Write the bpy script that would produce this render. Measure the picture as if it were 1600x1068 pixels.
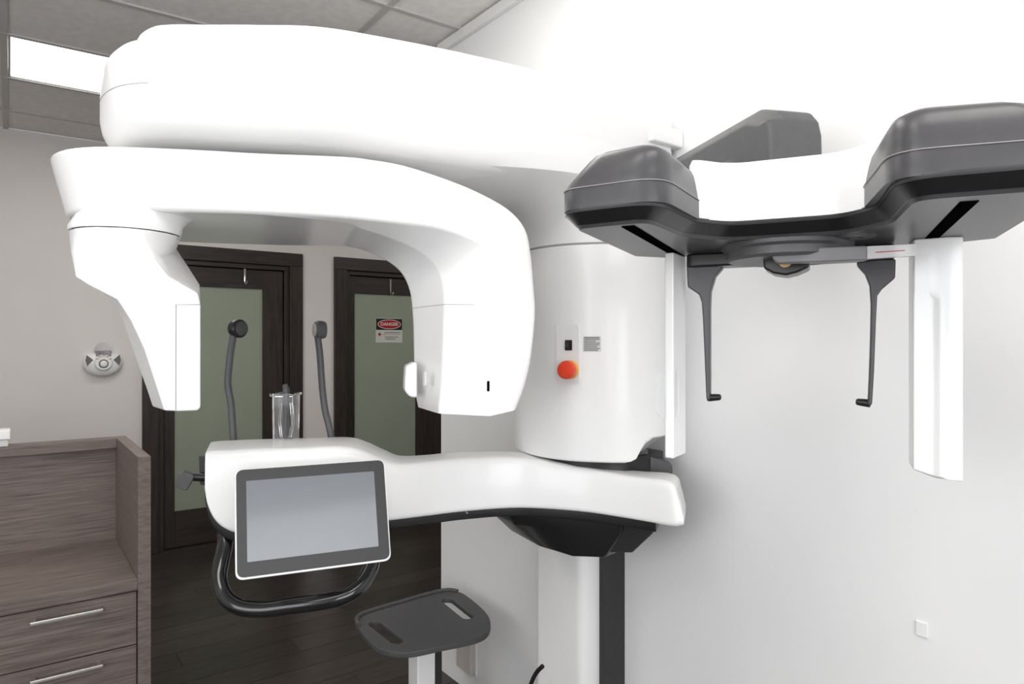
import bpy, bmesh, math, random
from mathutils import Vector, Matrix
random.seed(4)
for o in list(bpy.data.objects): bpy.data.objects.remove(o)
SC = bpy.context.scene
COL = SC.collection
# ------------------------------------------------------------------ camera
YAW = math.radians(36.35); CAM_H = 1.44; FPX = 1066.7
cd = bpy.data.cameras.new('camera'); cd.lens = 24.0; cd.sensor_width = 36.0; cd.clip_start = .02
cam = bpy.data.objects.new('camera', cd); COL.objects.link(cam)
cam.location = (0, 0, CAM_H); cam.rotation_euler = (math.pi/2, 0, -YAW)
SC.camera = cam
# ------------------------------------------------------------------ world, exposure, big lights
SC.view_settings.view_transform = 'Standard'; SC.view_settings.look = 'None'
SC.view_settings.gamma = 1; SC.view_settings.use_curve_mapping = False
SC.view_settings.exposure = 0.80
wd = bpy.data.worlds.new('world'); SC.world = wd; wd.use_nodes = True
wd.node_tree.nodes['Background'].inputs[0].default_value = (.85, .92, 1, 1)
wd.node_tree.nodes['Background'].inputs[1].default_value = 1.0
def area(name, loc, rot, sx, sy, power, col=(1, 1, 1)):
    l = bpy.data.lights.new(name, 'AREA'); l.shape = 'RECTANGLE'; l.size = sx; l.size_y = sy
    l.energy = power; l.color = col
    o = bpy.data.objects.new(name, l); COL.objects.link(o); o.location = loc; o.rotation_euler = rot
    return o
# added area lights, placed as daylight at two invented windows out of view
area('added_fill_rear', (-.3, -1.96, 1.62), (-math.pi/2, 0, math.pi), 2.3, 1.4, 23, (1, .99, .98))
area('added_fill_side', (-1.86, .1, 1.62), (0, -math.pi/2, 0), 1.4, 1.9, 14, (1, .99, .98))

# ------------------------------------------------------------------ survey helper: the point of a world plane seen in a direction
Rv = Vector((math.cos(YAW), -math.sin(YAW), 0)); Wv = Vector((math.sin(YAW), math.cos(YAW), 0))
def at(px, py, n, d):
    n = Vector(n); r = Wv + Rv*((px-800)/FPX) + Vector((0, 0, (534-py)/FPX)); o = Vector((0, 0, CAM_H))
    return o + r*((d-n.dot(o))/n.dot(r))

# ------------------------------------------------------------------ materials
def mat(name, col, rough=.5, metal=0, var=.04, scale=30, bump=0., coat=0., spec=.5, trans=0., emit=None, alpha=1, ior=1.45, stretch=None):
    m = bpy.data.materials.new(name); m.use_nodes = True; nt = m.node_tree; b = nt.nodes['Principled BSDF']
    tc = nt.nodes.new('ShaderNodeTexCoord'); no = nt.nodes.new('ShaderNodeTexNoise')
    no.inputs['Scale'].default_value = scale; no.inputs['Detail'].default_value = 4
    src = tc.outputs['Object']
    if stretch:
        mp = nt.nodes.new('ShaderNodeMapping'); mp.inputs['Scale'].default_value = stretch
        nt.links.new(src, mp.inputs[0]); src = mp.outputs[0]
    nt.links.new(src, no.inputs['Vector'])
    rp = nt.nodes.new('ShaderNodeValToRGB')
    c0 = [max(0, c*(1-var)) for c in col]; c1 = [min(1, c*(1+var)) for c in col]
    rp.color_ramp.elements[0].position = .3; rp.color_ramp.elements[1].position = .7
    rp.color_ramp.elements[0].color = (*c0, 1); rp.color_ramp.elements[1].color = (*c1, 1)
    nt.links.new(no.outputs['Fac'], rp.inputs['Fac']); nt.links.new(rp.outputs['Color'], b.inputs['Base Color'])
    b.inputs['Roughness'].default_value = rough; b.inputs['Metallic'].default_value = metal
    b.inputs['Coat Weight'].default_value = coat; b.inputs['Coat Roughness'].default_value = .08
    b.inputs['Specular IOR Level'].default_value = spec; b.inputs['IOR'].default_value = ior
    b.inputs['Transmission Weight'].default_value = trans; b.inputs['Alpha'].default_value = alpha
    if emit:
        b.inputs['Emission Color'].default_value = (*emit[0], 1); b.inputs['Emission Strength'].default_value = emit[1]
    if bump:
        bp = nt.nodes.new('ShaderNodeBump'); bp.inputs['Strength'].default_value = bump; bp.inputs['Distance'].default_value = .004
        nt.links.new(no.outputs['Fac'], bp.inputs['Height']); nt.links.new(bp.outputs['Normal'], b.inputs['Normal'])
    return m
def wood(name, ca, cb, rough, stretch, rnd=.0, scale=9, spec=.5):
    m = bpy.data.materials.new(name); m.use_nodes = True; nt = m.node_tree; b = nt.nodes['Principled BSDF']
    tc = nt.nodes.new('ShaderNodeTexCoord'); mp = nt.nodes.new('ShaderNodeMapping'); mp.inputs['Scale'].default_value = stretch
    oi = nt.nodes.new('ShaderNodeObjectInfo'); ad = nt.nodes.new('ShaderNodeVectorMath'); ad.operation = 'ADD'
    nt.links.new(tc.outputs['Object'], mp.inputs[0]); nt.links.new(mp.outputs[0], ad.inputs[0])
    sc = nt.nodes.new('ShaderNodeVectorMath'); sc.operation = 'SCALE'; sc.inputs[0].default_value = (13, 7, 5)
    nt.links.new(oi.outputs['Random'], sc.inputs['Scale']); nt.links.new(sc.outputs[0], ad.inputs[1])
    n1 = nt.nodes.new('ShaderNodeTexNoise'); n1.inputs['Scale'].default_value = scale; n1.inputs['Detail'].default_value = 7; n1.inputs['Roughness'].default_value = .65
    nt.links.new(ad.outputs[0], n1.inputs['Vector'])
    rp = nt.nodes.new('ShaderNodeValToRGB'); rp.color_ramp.elements[0].position = .32; rp.color_ramp.elements[1].position = .68
    rp.color_ramp.elements[0].color = (*ca, 1); rp.color_ramp.elements[1].color = (*cb, 1)
    nt.links.new(n1.outputs['Fac'], rp.inputs['Fac'])
    hs = nt.nodes.new('ShaderNodeHueSaturation'); mr = nt.nodes.new('ShaderNodeMapRange')
    mr.inputs['To Min'].default_value = 1-rnd; mr.inputs['To Max'].default_value = 1+rnd
    nt.links.new(oi.outputs['Random'], mr.inputs['Value']); nt.links.new(mr.outputs[0], hs.inputs['Value'])
    nt.links.new(rp.outputs['Color'], hs.inputs['Color']); nt.links.new(hs.outputs[0], b.inputs['Base Color'])
    b.inputs['Roughness'].default_value = rough; b.inputs['Specular IOR Level'].default_value = spec
    bp = nt.nodes.new('ShaderNodeBump'); bp.inputs['Strength'].default_value = .12; bp.inputs['Distance'].default_value = .002
    nt.links.new(n1.outputs['Fac'], bp.inputs['Height']); nt.links.new(bp.outputs['Normal'], b.inputs['Normal'])
    return m
M = dict(
    white=mat('white_plastic', (.86, .86, .86), .3, var=.006, scale=6, coat=.25),
    gloss=mat('white_gloss_plastic', (.85, .85, .85), .22, var=.006, scale=6, coat=.2),
    dark=mat('charcoal_plastic', (.060, .058, .063), .33, var=.06, scale=60),
    grey=mat('dark_grey_plastic', (.082, .082, .086), .42, var=.06, scale=60),
    black=mat('black_plastic', (.012, .012, .013), .3, var=.1, scale=60),
    blackgloss=mat('black_gloss_plastic', (.008, .008, .009), .12, var=.1, scale=60, coat=.5),
    rail=mat('dark_aluminium_rail', (.03, .028, .03), .5, var=.08, scale=40),
    seam=mat('seam_grey', (.35, .34, .34), .6, var=.05),  # plain grey for seam lines and one pad face
    wallw=mat('white_wall_paint', (.82, .82, .825), .65, var=.012, scale=2.5, bump=.03),
    wallg=mat('warm_grey_wall_paint', (.73, .70, .68), .7, var=.015, scale=3, bump=.03),
    trim=mat('white_trim_paint', (.80, .80, .79), .5, var=.02, scale=12),
    tile=mat('mineral_fibre_tile', (.80, .775, .76), .9, var=.06, scale=26, bump=.25),
    grid=mat('ceiling_grid_metal', (.52, .505, .495), .55, var=.02, scale=12),
    diff=mat('lit_diffuser', (.9, .9, .85), .5, var=.01, emit=((1, .975, .92), 3.6)),
    glass=mat('frosted_green_glass', (.30, .34, .27), .28, var=.03, scale=3, coat=.2),
    metal=mat('brushed_nickel', (.62, .60, .56), .32, metal=1, var=.05, scale=80),
    chrome=mat('chrome', (.75, .75, .75), .15, metal=1, var=.03, scale=80),
    screen=mat('screen_reflection_grey', (.165, .18, .20), .22, var=.03, scale=2.0, coat=.4),  # grey base colour stands for the room reflected in the screen
    bezel=mat('bezel_glass', (.028, .028, .030), .42, var=.03, scale=10),
    clear=mat('clear_acrylic', (.95, .95, .96), .04, var=.005, trans=1.0, ior=1.3),
    film=mat('clear_film_plastic', (.93, .94, .95), .08, var=.005, trans=.96, ior=1.2),
    red=mat('red_plastic', (.80, .055, .015), .35, var=.03, scale=50),
    yellow=mat('yellow_plastic', (.90, .42, .06), .4, var=.03, scale=50),
    signred=mat('red_print', (.42, .012, .02), .5, var=.03, scale=30),
    signblk=mat('black_print', (.012, .012, .012), .5, var=.05, scale=30),
    signwht=mat('white_print', (.62, .64, .60), .5, var=.02, scale=30),
    print_=mat('grey_print', (.16, .16, .16), .6, var=.04, scale=30),
    label=mat('paper_label', (.66, .66, .66), .6, var=.02, scale=30),
    tray=mat('matte_grey_tray', (.075, .075, .078), .6, var=.05, scale=80),
    amber=mat('amber_print', (.55, .36, .18), .5, var=.1, scale=60),
    ledcol=mat('strobe_reflector', (.25, .22, .25), .3, metal=.6, var=.1, scale=60),
    cabx=wood('ash_laminate', (.088, .067, .060), (.225, .180, .162), .5, (1.0, 16, 30), .05, 5),
    caby=wood('ash_laminate_side', (.088, .067, .060), (.225, .180, .162), .5, (16, 1.0, 30), .05, 5),
    cabv=wood('ash_laminate_edge', (.115, .09, .08), (.215, .172, .155), .5, (6, 1.0, 30), .03, 5),
    doorv=wood('dark_oak_vertical', (.013, .009, .0075), (.042, .030, .025), .42, (16, 16, 1.0), .1, 4),
    doorh=wood('dark_oak_horizontal', (.013, .009, .0075), (.042, .030, .025), .42, (1.0, 16, 16), .1, 4),
    plank=wood('dark_oak_plank', (.019, .0152, .0137), (.058, .046, .040), .30, (1.2, 12, 12), .22, 5),
    frost=mat('frosted_clear_plastic', (.93, .92, .92), .25, var=.01, trans=.55, ior=1.3),
    void=mat('recess_shade_black', (.004, .004, .004), 1, spec=0),  # flat black painted in for the dark inside slots and vent
    lite=mat('mid_grey_plastic', (.17, .165, .175), .4, var=.05, scale=60),
    outlet=mat('beige_plastic', (.50, .47, .44), .5, var=.02, scale=20),
    sub=mat('subfloor', (.012, .01, .009), .5, var=.1, scale=10),
)
# ------------------------------------------------------------------ mesh helpers
def finish(name, verts, faces, m, parent=None, bevel=0, seg=3, smooth=True, ang=32, rot=None):
    verts = [Vector(v) for v in verts]
    lo = Vector([min(v[i] for v in verts) for i in range(3)]); hi = Vector([max(v[i] for v in verts) for i in range(3)])
    c = (lo+hi)/2
    me = bpy.data.meshes.new(name); me.from_pydata([v-c for v in verts], [], faces)
    bm = bmesh.new(); bm.from_mesh(me); bmesh.ops.remove_doubles(bm, verts=bm.verts, dist=1e-6)
    bmesh.ops.recalc_face_normals(bm, faces=bm.faces); bm.to_mesh(me); bm.free()
    if smooth:
        for p in me.polygons: p.use_smooth = True
        me.set_sharp_from_angle(angle=math.radians(ang))
    me.materials.append(M[m] if isinstance(m, str) else m)
    o = bpy.data.objects.new(name, me); COL.objects.link(o); o.location = c
    if parent: attach(o, parent)
    if bevel:
        b = o.modifiers.new('bevel', 'BEVEL'); b.width = bevel; b.segments = seg; b.limit_method = 'ANGLE'; b.angle_limit = math.radians(ang); b.harden_normals = False
        w = o.modifiers.new('wn', 'WEIGHTED_NORMAL'); w.keep_sharp = False
    return o
def world_loc(o):
    v = Vector(o.location)
    while o.parent: o = o.parent; v += o.location
    return v
def attach(o, parent):
    o.location = Vector(o.location) - world_loc(parent); o.parent = parent
def thing(name, label, cat, loc, group=None):
    o = bpy.data.objects.new(name, None); COL.objects.link(o); o.location = loc; o.empty_display_size = .05
    o['label'] = label; o['category'] = cat
    if group: o['group'] = group
    return o
def tag(o, label, cat, group=None):
    o['label'] = label; o['category'] = cat
    if group: o['group'] = group
    return o
def struct(o):
    o['kind'] = 'structure'; return o
def loft(name, secs, m, parent=None, cap=True, closed=True, **k):
    n = len(secs[0]); vs = [p for s in secs for p in s]; fs = []
    for i in range(len(secs)-1):
        for j in range(n if closed else n-1):
            a = i*n+j; b = i*n+(j+1) % n; fs.append((a, b, b+n, a+n))
    if cap: fs.append(tuple(range(n))); fs.append(tuple(range((len(secs)-1)*n, len(secs)*n)))
    return finish(name, vs, fs, m, parent, **k)
def box(name, lo, hi, m, parent=None, bevel=0, **k):
    x0, y0, z0 = lo; x1, y1, z1 = hi
    return loft(name, [[(x0, y0, z0), (x1, y0, z0), (x1, y1, z0), (x0, y1, z0)], [(x0, y0, z1), (x1, y0, z1), (x1, y1, z1), (x0, y1, z1)]], m, parent, bevel=bevel, smooth=bevel > 0, **k)
def fillet(poly, r, seg=5):
    out = []; n = len(poly)
    for i, p in enumerate(poly):
        ri = r[i] if isinstance(r, (list, tuple)) else r
        p = Vector(p); a = Vector(poly[i-1])-p; b = Vector(poly[(i+1) % n])-p
        if ri <= 0 or a.length < 1e-7 or b.length < 1e-7: out.append(p); continue
        an = a.angle(b)
        if an > math.pi-.02: out.append(p); continue
        t = min(ri/math.tan(an/2), a.length*.49, b.length*.49)
        q0 = p+a.normalized()*t; q1 = p+b.normalized()*t
        for s in range(seg+1):
            u = s/seg; out.append(q0*(1-u)**2+p*2*u*(1-u)+q1*u*u)
    return out
def catmull(pts, sub=6, closed=False):
    pts = [Vector(p) for p in pts]; n = len(pts); out = []
    for i in range(n if closed else n-1):
        p1 = pts[i]; p2 = pts[(i+1) % n]
        p0 = pts[i-1] if (i > 0 or closed) else p1*2-p2
        p3 = pts[(i+2) % n] if (i+2 < n or closed) else p2*2-p1
        for s in range(sub):
            t = s/sub
            out.append(.5*((2*p1)+(p2-p0)*t+(2*p0-5*p1+4*p2-p3)*t*t+(3*p1-p0-3*p2+p3)*t**3))
    if not closed: out.append(pts[-1])
    return out
def tube(name, path, r, m, parent=None, n=12, flat=1.0, **k):
    path = [Vector(p) for p in path]; secs = []; up = Vector((0, 0, 1)); prev = None
    for i, p in enumerate(path):
        t = (path[min(i+1, len(path)-1)]-path[max(i-1, 0)]).normalized()
        if prev is None:
            a = t.cross(up)
            if a.length < .01: a = t.cross(Vector((1, 0, 0)))
        else: a = prev - t*prev.dot(t)
        a.normalize(); prev = a; b = t.cross(a)
        ri = r[i] if isinstance(r, (list, tuple)) else r
        secs.append([p+a*ri*math.cos(q)+b*ri*flat*math.sin(q) for q in [2*math.pi*j/n for j in range(n)]])
    return loft(name, secs, m, parent, **k)
def lathe(name, prof, org, axis, m, parent=None, n=32, **k):
    axis = Vector(axis).normalized(); a = axis.orthogonal().normalized(); b = axis.cross(a); org = Vector(org)
    return loft(name, [[org+axis*h+a*r*math.cos(q)+b*r*math.sin(q) for q in [2*math.pi*j/n for j in range(n)]] for r, h in prof], m, parent, **k)
def quadplate(name, org, ax, up, w, h, t, m, parent=None, r=.0, bevel=0, **k):
    """rounded plate of width w, height h, thickness t behind its centre point"""
    ax = Vector(ax).normalized(); up = Vector(up).normalized(); nb = up.cross(ax).normalized(); org = Vector(org)
    P = fillet([(-w/2, -h/2, 0), (w/2, -h/2, 0), (w/2, h/2, 0), (-w/2, h/2, 0)], r, 6) if r else [Vector(q) for q in ((-w/2, -h/2, 0), (w/2, -h/2, 0), (w/2, h/2, 0), (-w/2, h/2, 0))]
    f = [org+ax*p.x+up*p.y for p in P]; bk = [q+nb*t for q in f]
    return loft(name, [f, bk], m, parent, bevel=bevel, **k)
def text(name, body, org, ax, up, size, m, parent=None, extrude=.0004, xs=1.0):
    cu = bpy.data.curves.new(name, 'FONT'); cu.body = body; cu.size = size; cu.align_x = 'CENTER'; cu.align_y = 'CENTER'; cu.extrude = extrude; cu.offset = size*.018
    t = bpy.data.objects.new(name, cu); COL.objects.link(t)
    me = bpy.data.meshes.new_from_object(t.evaluated_get(bpy.context.evaluated_depsgraph_get()))
    bpy.data.objects.remove(t)
    ax = Vector(ax).normalized(); up = Vector(up).normalized(); nz = ax.cross(up)
    mt = Matrix((ax*xs, up, nz)).transposed()
    for v in me.vertices: v.co = mt @ v.co
    me.materials.clear(); me.materials.append(M[m])
    o = bpy.data.objects.new(name, me); COL.objects.link(o); o.location = org
    if parent: attach(o, parent)
    return o

# ================================================================== THE SETTING
WX = 1.527          # right wall
WY = 5.20           # wall with the doors
CZ = 2.75           # ceiling
X0, X1, Y0 = -1.9, 4.6, -2.0
fl = struct(box('floor', (X0, Y0, -.06), (X1, WY, -.012), 'sub'))
pm = None; k = 0
PW, PL = .165, 1.30
for r in range(26):
    y = 1.0 + r*PW
    if y+PW > WY+.1: break
    x = X0 + (-(r*.47) % PL) - PL
    while x < X1:
        xa, xb = max(x, X0), min(x+PL, X1)
        if xb-xa > .05:
            if xb-xa > PL-.001 and pm:
                p = pm.copy(); COL.objects.link(p); p.parent = None
                p.location = ((xa+xb)/2, y+PW/2, -.006); attach(p, fl)
            else:
                p = box('plank', (xa+.0012, y+.0012, -.012), (xb-.0012, min(y+PW, WY)-.0012, 0), 'plank', fl)
                if xb-xa > PL-.001 and y+PW < WY: pm = p
        x += PL
# rest of the floor, behind and beside the photographer
box('plank', (X0, Y0, -.012), (X1, 1.0, 0), 'plank', fl)
# walls
wr = struct(box('wall_right', (WX, Y0, 0), (WX+.12, 2.60, CZ), 'wallw'))
struct(box('wall_hall', (WX+.12, 2.48, 0), (X1, 2.60, CZ), 'wallg'))
struct(box('wall_hall_end', (X1, 2.48, 0), (X1+.1, WY+.1, CZ), 'wallg'))
# wall with two door openings
D1 = (.735, 1.80); D2 = (2.085, 3.20); DZ = 2.10
wv = []
wb = struct(box('wall_back', (X0-.1, WY, 0), (D1[0], WY+.12, CZ), 'wallg'))
struct(box('wall_back_pier', (D1[1], WY, 0), (D2[0], WY+.12, CZ), 'wallg'))
struct(box('wall_back_end', (D2[1], WY, 0), (X1+.1, WY+.12, CZ), 'wallg'))
struct(box('wall_back_header', (D1[0], WY, DZ), (D1[1], WY+.12, CZ), 'wallg'))
struct(box('wall_back_header', (D2[0], WY, DZ), (D2[1], WY+.12, CZ), 'wallg'))
struct(box('light_stop_beyond', (D1[0]-.2, WY+.125, 0), (D2[1]+.2, WY+.2, CZ), 'sub'))  # added dark backing behind the doors, stops light leaking through the gaps
# wall to the left and wall behind the photographer, each with an added window opening
for nm, lo, hi in (('wall_left', (X0-.1, Y0, 0), (X0, -.95, CZ)), ('wall_left_far', (X0-.1, 1.15, 0), (X0, WY, CZ)),
                   ('wall_left_sill', (X0-.1, -.95, 0), (X0, 1.15, .85)), ('wall_left_lintel', (X0-.1, -.95, 2.4), (X0, 1.15, CZ)),
                   ('wall_rear', (X0-.1, Y0-.1, 0), (-1.5, Y0, CZ)), ('wall_rear_far', (.95, Y0-.1, 0), (WX+.12, Y0, CZ)),
                   ('wall_rear_sill', (-1.5, Y0-.1, 0), (.95, Y0, .85)), ('wall_rear_lintel', (-1.5, Y0-.1, 2.4), (.95, Y0, CZ))):
    struct(box(nm, lo, hi, 'wallw'))
def window(name, a, b, axis):
    w = bpy.data.objects.new(name, None); COL.objects.link(w); w.location = (a[0], a[1], .85); struct(w)
    t = .05
    if axis == 'x':
        for lo, hi in (((a[0], a[1]-.08, .85), (b[0], a[1]-.03, .85+t)), ((a[0], a[1]-.08, 2.4-t), (b[0], a[1]-.03, 2.4)),
                       ((a[0], a[1]-.08, .85+t), (a[0]+t, a[1]-.03, 2.4-t)), ((b[0]-t, a[1]-.08, .85+t), (b[0], a[1]-.03, 2.4-t))):
            box('frame', lo, hi, 'trim', w, bevel=.004)
        box('pane', (a[0]+t, a[1]-.06, .85+t), (b[0]-t, a[1]-.055, 2.4-t), 'film', w)
    else:
        for lo, hi in (((a[0]-.08, a[1], .85), (a[0]-.03, b[1], .85+t)), ((a[0]-.08, a[1], 2.4-t), (a[0]-.03, b[1], 2.4)),
                       ((a[0]-.08, a[1], .85+t), (a[0]-.03, a[1]+t, 2.4-t)), ((a[0]-.08, b[1]-t, .85+t), (a[0]-.03, b[1], 2.4-t))):
            box('frame', lo, hi, 'trim', w, bevel=.004)
        box('pane', (a[0]-.06, a[1]+t, .85+t), (a[0]-.055, b[1]-t, 2.4-t), 'film', w)
window('added_window_1', (-1.5, Y0), (.95, Y0), 'x'); window('added_window_2', (X0, -.95), (X0, 1.15), 'y')  # invented windows out of view, added to suit the light's direction
# wall angle under the ceiling on the right wall
struct(box('trim_1', (WX-.022, Y0, CZ-.052), (WX, 2.60, CZ-.010), 'trim', bevel=.003))
# ------------------------------------------------------------------ suspended ceiling: tiles in a grid, some bays are lights
ce = struct(box('ceiling', (X0-.1, Y0-.1, CZ+.03), (X1+.1, WY+.12, CZ+.08), 'trim'))
GX0, GPX, GY0, GPY = -.02, 1.208, 2.425, .588
lights = {(0, 2): 0, (2, 2): 0, (0, -2): 0, (-1, -4): 0, (0, -5): 0, (-1, 0): 0}  # only the first bay is in view, the other lights are added
xs = [X0] + [GX0+GPX*i for i in range(-1, 4)] + [X1]
for i in range(-2, 4):
    for j in range(-8, 6):
        xa = max(GX0+GPX*i, X0); xb = min(GX0+GPX*(i+1), X1); ya = max(GY0+GPY*j, Y0); yb = min(GY0+GPY*(j+1), WY)
        if xb-xa < .06 or yb-ya < .06 or (i, j) in lights: continue
        if yb <= 2.45 and xa > WX: continue
        box('ceiling_tile', (xa+.010, ya+.010, CZ-.002), (xb-.010, yb-.010, CZ+.016), 'tile', ce, bevel=.003, seg=1)
for i in range(-1, 4):
    x = GX0+GPX*i
    box('grid_bar', (x-.013, Y0, CZ-.008), (x+.013, WY, CZ+.002), 'grid', ce)
for j in range(-7, 5):
    y = GY0+GPY*j
    box('grid_bar', (X0, y-.013, CZ-.0095), (X1 if y > 2.45 else WX, y+.013, CZ+.001), 'grid', ce)
names = {(0, 2): 'lit ceiling panel light in the grid behind the white arm, upper left', (2, 2): 'added ceiling panel light, unseen over the hall beyond the wall end',
         (0, -2): 'added ceiling panel light, unseen above the photographer beside the machine', (-1, -4): 'added ceiling panel light, unseen behind the photographer on the left',
         (0, -5): 'added ceiling panel light, unseen behind the photographer by the right wall', (-1, 0): 'added ceiling panel light, unseen left of the machine'}
for (i, j) in lights:
    xa = GX0+GPX*i+.014; xb = GX0+GPX*(i+1)-.014; ya = GY0+GPY*j+.014; yb = GY0+GPY*(j+1)-.014
    t = thing('ceiling_light', names[(i, j)], 'ceiling light', ((xa+xb)/2, (ya+yb)/2, CZ), 'recessed ceiling lights')
    f = .010
    for lo, hi in (((xa, ya), (xb, ya+f)), ((xa, yb-f), (xb, yb)), ((xa, ya+f), (xa+f, yb-f)), ((xb-f, ya+f), (xb, yb-f))):
        box('frame', (*lo, CZ-.004), (*hi, CZ+.02), 'grid', t)
    box('diffuser', (xa+f, ya+f, CZ+.002), (xb-f, yb-f, CZ+.012), 'diff', t)
# ------------------------------------------------------------------ doors
def door(name, x0, x1, gx0, gx1, sgn):
    d = bpy.data.objects.new(name, None); COL.objects.link(d); d.location = ((x0+x1)/2, WY, 0); struct(d)
    y = WY
    # casing on the wall (three boards), stepped jamb, leaf of stiles and rails around frosted glass
    c = .085
    box('casing', (x0-.015, y-.028, 0), (x0+c, y+.02, DZ-c), 'doorv', d, bevel=.004)
    box('casing', (x1-c, y-.028, 0), (x1+.015, y+.02, DZ-c), 'doorv', d, bevel=.004)
    box('casing', (x0-.015, y-.028, DZ-c), (x1+.015, y+.02, DZ+.015), 'doorh', d, bevel=.004)
    j = c+.035
    box('jamb', (x0+c, y-.006, 0), (x0+j, y+.10, DZ-j), 'doorv', d, bevel=.003)
    box('jamb', (x1-j, y-.006, 0), (x1-c, y+.10, DZ-j), 'doorv', d, bevel=.003)
    box('jamb', (x0+c, y-.006, DZ-j), (x1-c, y+.10, DZ-c), 'doorh', d, bevel=.003)
    zt = 1.835; zb = .26
    lf = box('door_leaf', (x0+j+.004, y+.018, .008), (gx0, y+.06, DZ-j-.004), 'doorv', d, bevel=.003)
    box('stile', (gx1, y+.018, .008), (x1-j-.004, y+.06, DZ-j-.004), 'doorv', lf, bevel=.003)
    box('rail', (gx0, y+.0182, zt), (gx1, y+.06, DZ-j-.004), 'doorh', lf, bevel=.003)
    box('rail', (gx0, y+.0182, .008), (gx1, y+.06, zb), 'doorh', lf, bevel=.003)
    box('pane', (gx0, y+.032, zb), (gx1, y+.044, zt), 'glass', lf)
    return d
d1 = door('door_1', D1[0], D1[1], .925, 1.525, 1)
d2 = door('door_2', D2[0], D2[1], 2.255, 2.815, 1)
def over_hook(x, z, label):
    t = thing('door_hook', label, 'hook', (x, WY+.012, z), 'wire hooks hung over the doors')
    tube('wire', [(x, WY+.014, z+.12), (x, WY+.010, z+.02), (x, WY-.002, z-.004), (x+.006, WY-.022, z), (x+.01, WY-.026, z+.02)], .004, 'chrome', t, n=8)
    quadplate('strap', (x, WY+.008, z+.075), (1, 0, 0), (0, 0, 1), .013, .11, .003, 'chrome', t)
    return t
def bp(px, py, y=WY): return at(px, py, (0, 1, 0), y)
p = bp(383, 443); over_hook(p.x, p.z, 'chrome wire hook hung on the top rail of the left door')
p = bp(611, 460); over_hook(p.x, p.z, 'chrome wire hook hung on the door with the danger sign')
# danger sign on the second door
c = bp(608, 516, WY+.03); sw, sh = .245, .205
sg = thing('danger_sign', 'black red and white laser DANGER sign on the frosted glass door', 'sign', (c.x, WY+.03, c.z-sh/2))
ex, ez = Vector((1, 0, 0)), Vector((0, 0, 1))
quadplate('panel', (c.x, WY+.028, c.z), ex, ez, sw, sh, .0035, 'signwht', sg, r=.006)
quadplate('header', (c.x, WY+.0268, c.z+sh*.25), ex, ez, sw*.98, sh*.46, .0012, 'signblk', sg, r=.004)
def oval(name, cx, cz, a, b, y, m, par):
    f = [(cx+a*math.cos(q), y, cz+b*math.sin(q)) for q in [2*math.pi*i/36 for i in range(36)]]
    return loft(name, [f, [(v[0], y+.0008, v[2]) for v in f]], m, par)
oval('oval_rim', c.x, c.z+sh*.25, .107, .040, WY+.0258, 'signwht', sg)
oval('oval', c.x, c.z+sh*.25, .101, .0345, WY+.0249, 'signred', sg)
text('lettering', 'DANGER', (c.x, WY+.0243, c.z+sh*.25), ex, ez, .038, 'signwht', sg, xs=1.06)
st = []
for i in range(16):
    r = .020 if i % 2 == 0 else .009; q = 2*math.pi*i/16; st.append((c.x-sw*.36+r*math.cos(q), WY+.0268, c.z-sh*.16+r*math.sin(q)))
loft('laser_symbol', [st, [(v[0], v[1]+.0008, v[2]) for v in st]], 'signred', sg, smooth=False)
quadplate('laser_line', (c.x+.02, WY+.0268, c.z-sh*.16), ex, ez, sw*.64, .0025, .0008, 'signred', sg)
for q in range(3): quadplate('print_line', (c.x+.03-.01*q, WY+.0268, c.z-sh*(.09 if q == 0 else .27+.08*(q-1))), ex, ez, sw*(.62-.12*q), .006, .0008, 'print_', sg)

# ------------------------------------------------------------------ siren on the far wall
p = bp(160, 566); sx, sz = p.x, p.z; r0 = .112
al = thing('wall_alarm', 'round white wall siren with strobe dome and two dark grilles', 'alarm', (sx, WY, sz))
prof = []
for i in range(33):
    q = math.pi+math.pi*i/32; prof.append((sx+r0*math.cos(q), sz+r0*.80*math.sin(q)))
prof += [(sx+r0*.98, sz+.035), (sx+r0*.86, sz+.058), (sx+r0*.45, sz+.066), (sx-r0*.45, sz+.066), (sx-r0*.86, sz+.058), (sx-r0*.98, sz+.035)]
def infl(s, y): return [(sx+(a-sx)*s, y, sz+(b-sz)*s) for a, b in prof]
loft('body', [infl(1, WY), infl(1, WY-.028), infl(.94, WY-.044), infl(.8, WY-.056), infl(.5, WY-.062)], 'white', al, ang=50)
for s in (-1, 1):
    tri = [(sx+s*.092, sz+.050), (sx+s*.056, sz+.018), (sx+s*.090, sz-.018), (sx+s*.099, sz+.016)]
    loft('grille', [[(a, WY-.0625, b) for a, b in tri], [(a, WY-.03, b) for a, b in tri]], 'print_', al, smooth=False)
lathe('control_plate', [(.052, 0), (.052, .016), (.046, .022)], (sx, WY-.056, sz+.002), (0, -1, 0), 'white', al, n=28)
lathe('ring', [(.028, 0), (.028, .004), (.021, .006)], (sx, WY-.076, sz-.006), (0, -1, 0), 'print_', al, n=24)
lathe('button', [(.021, 0), (.020, .008), (.014, .011)], (sx, WY-.077, sz-.006), (0, -1, 0), 'white', al, n=24)
for i in range(5):
    q = math.radians(150-30*i); quadplate('dial_mark', (sx+.042*math.cos(q), WY-.0805, sz+.004+.042*math.sin(q)), ex, ez, .014, .007, .003, 'amber', al)
box('strobe_reflector', (sx-.042, WY-.072, sz+.042), (sx+.042, WY-.04, sz+.078), 'ledcol', al, bevel=.004)
lathe('strobe_dome', [(.050, 0), (.048, .02), (.038, .036), (.02, .045), (.004, .048)], (sx, WY-.035, sz+.080), (0, -1, .25), 'film', al, n=28)

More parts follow.
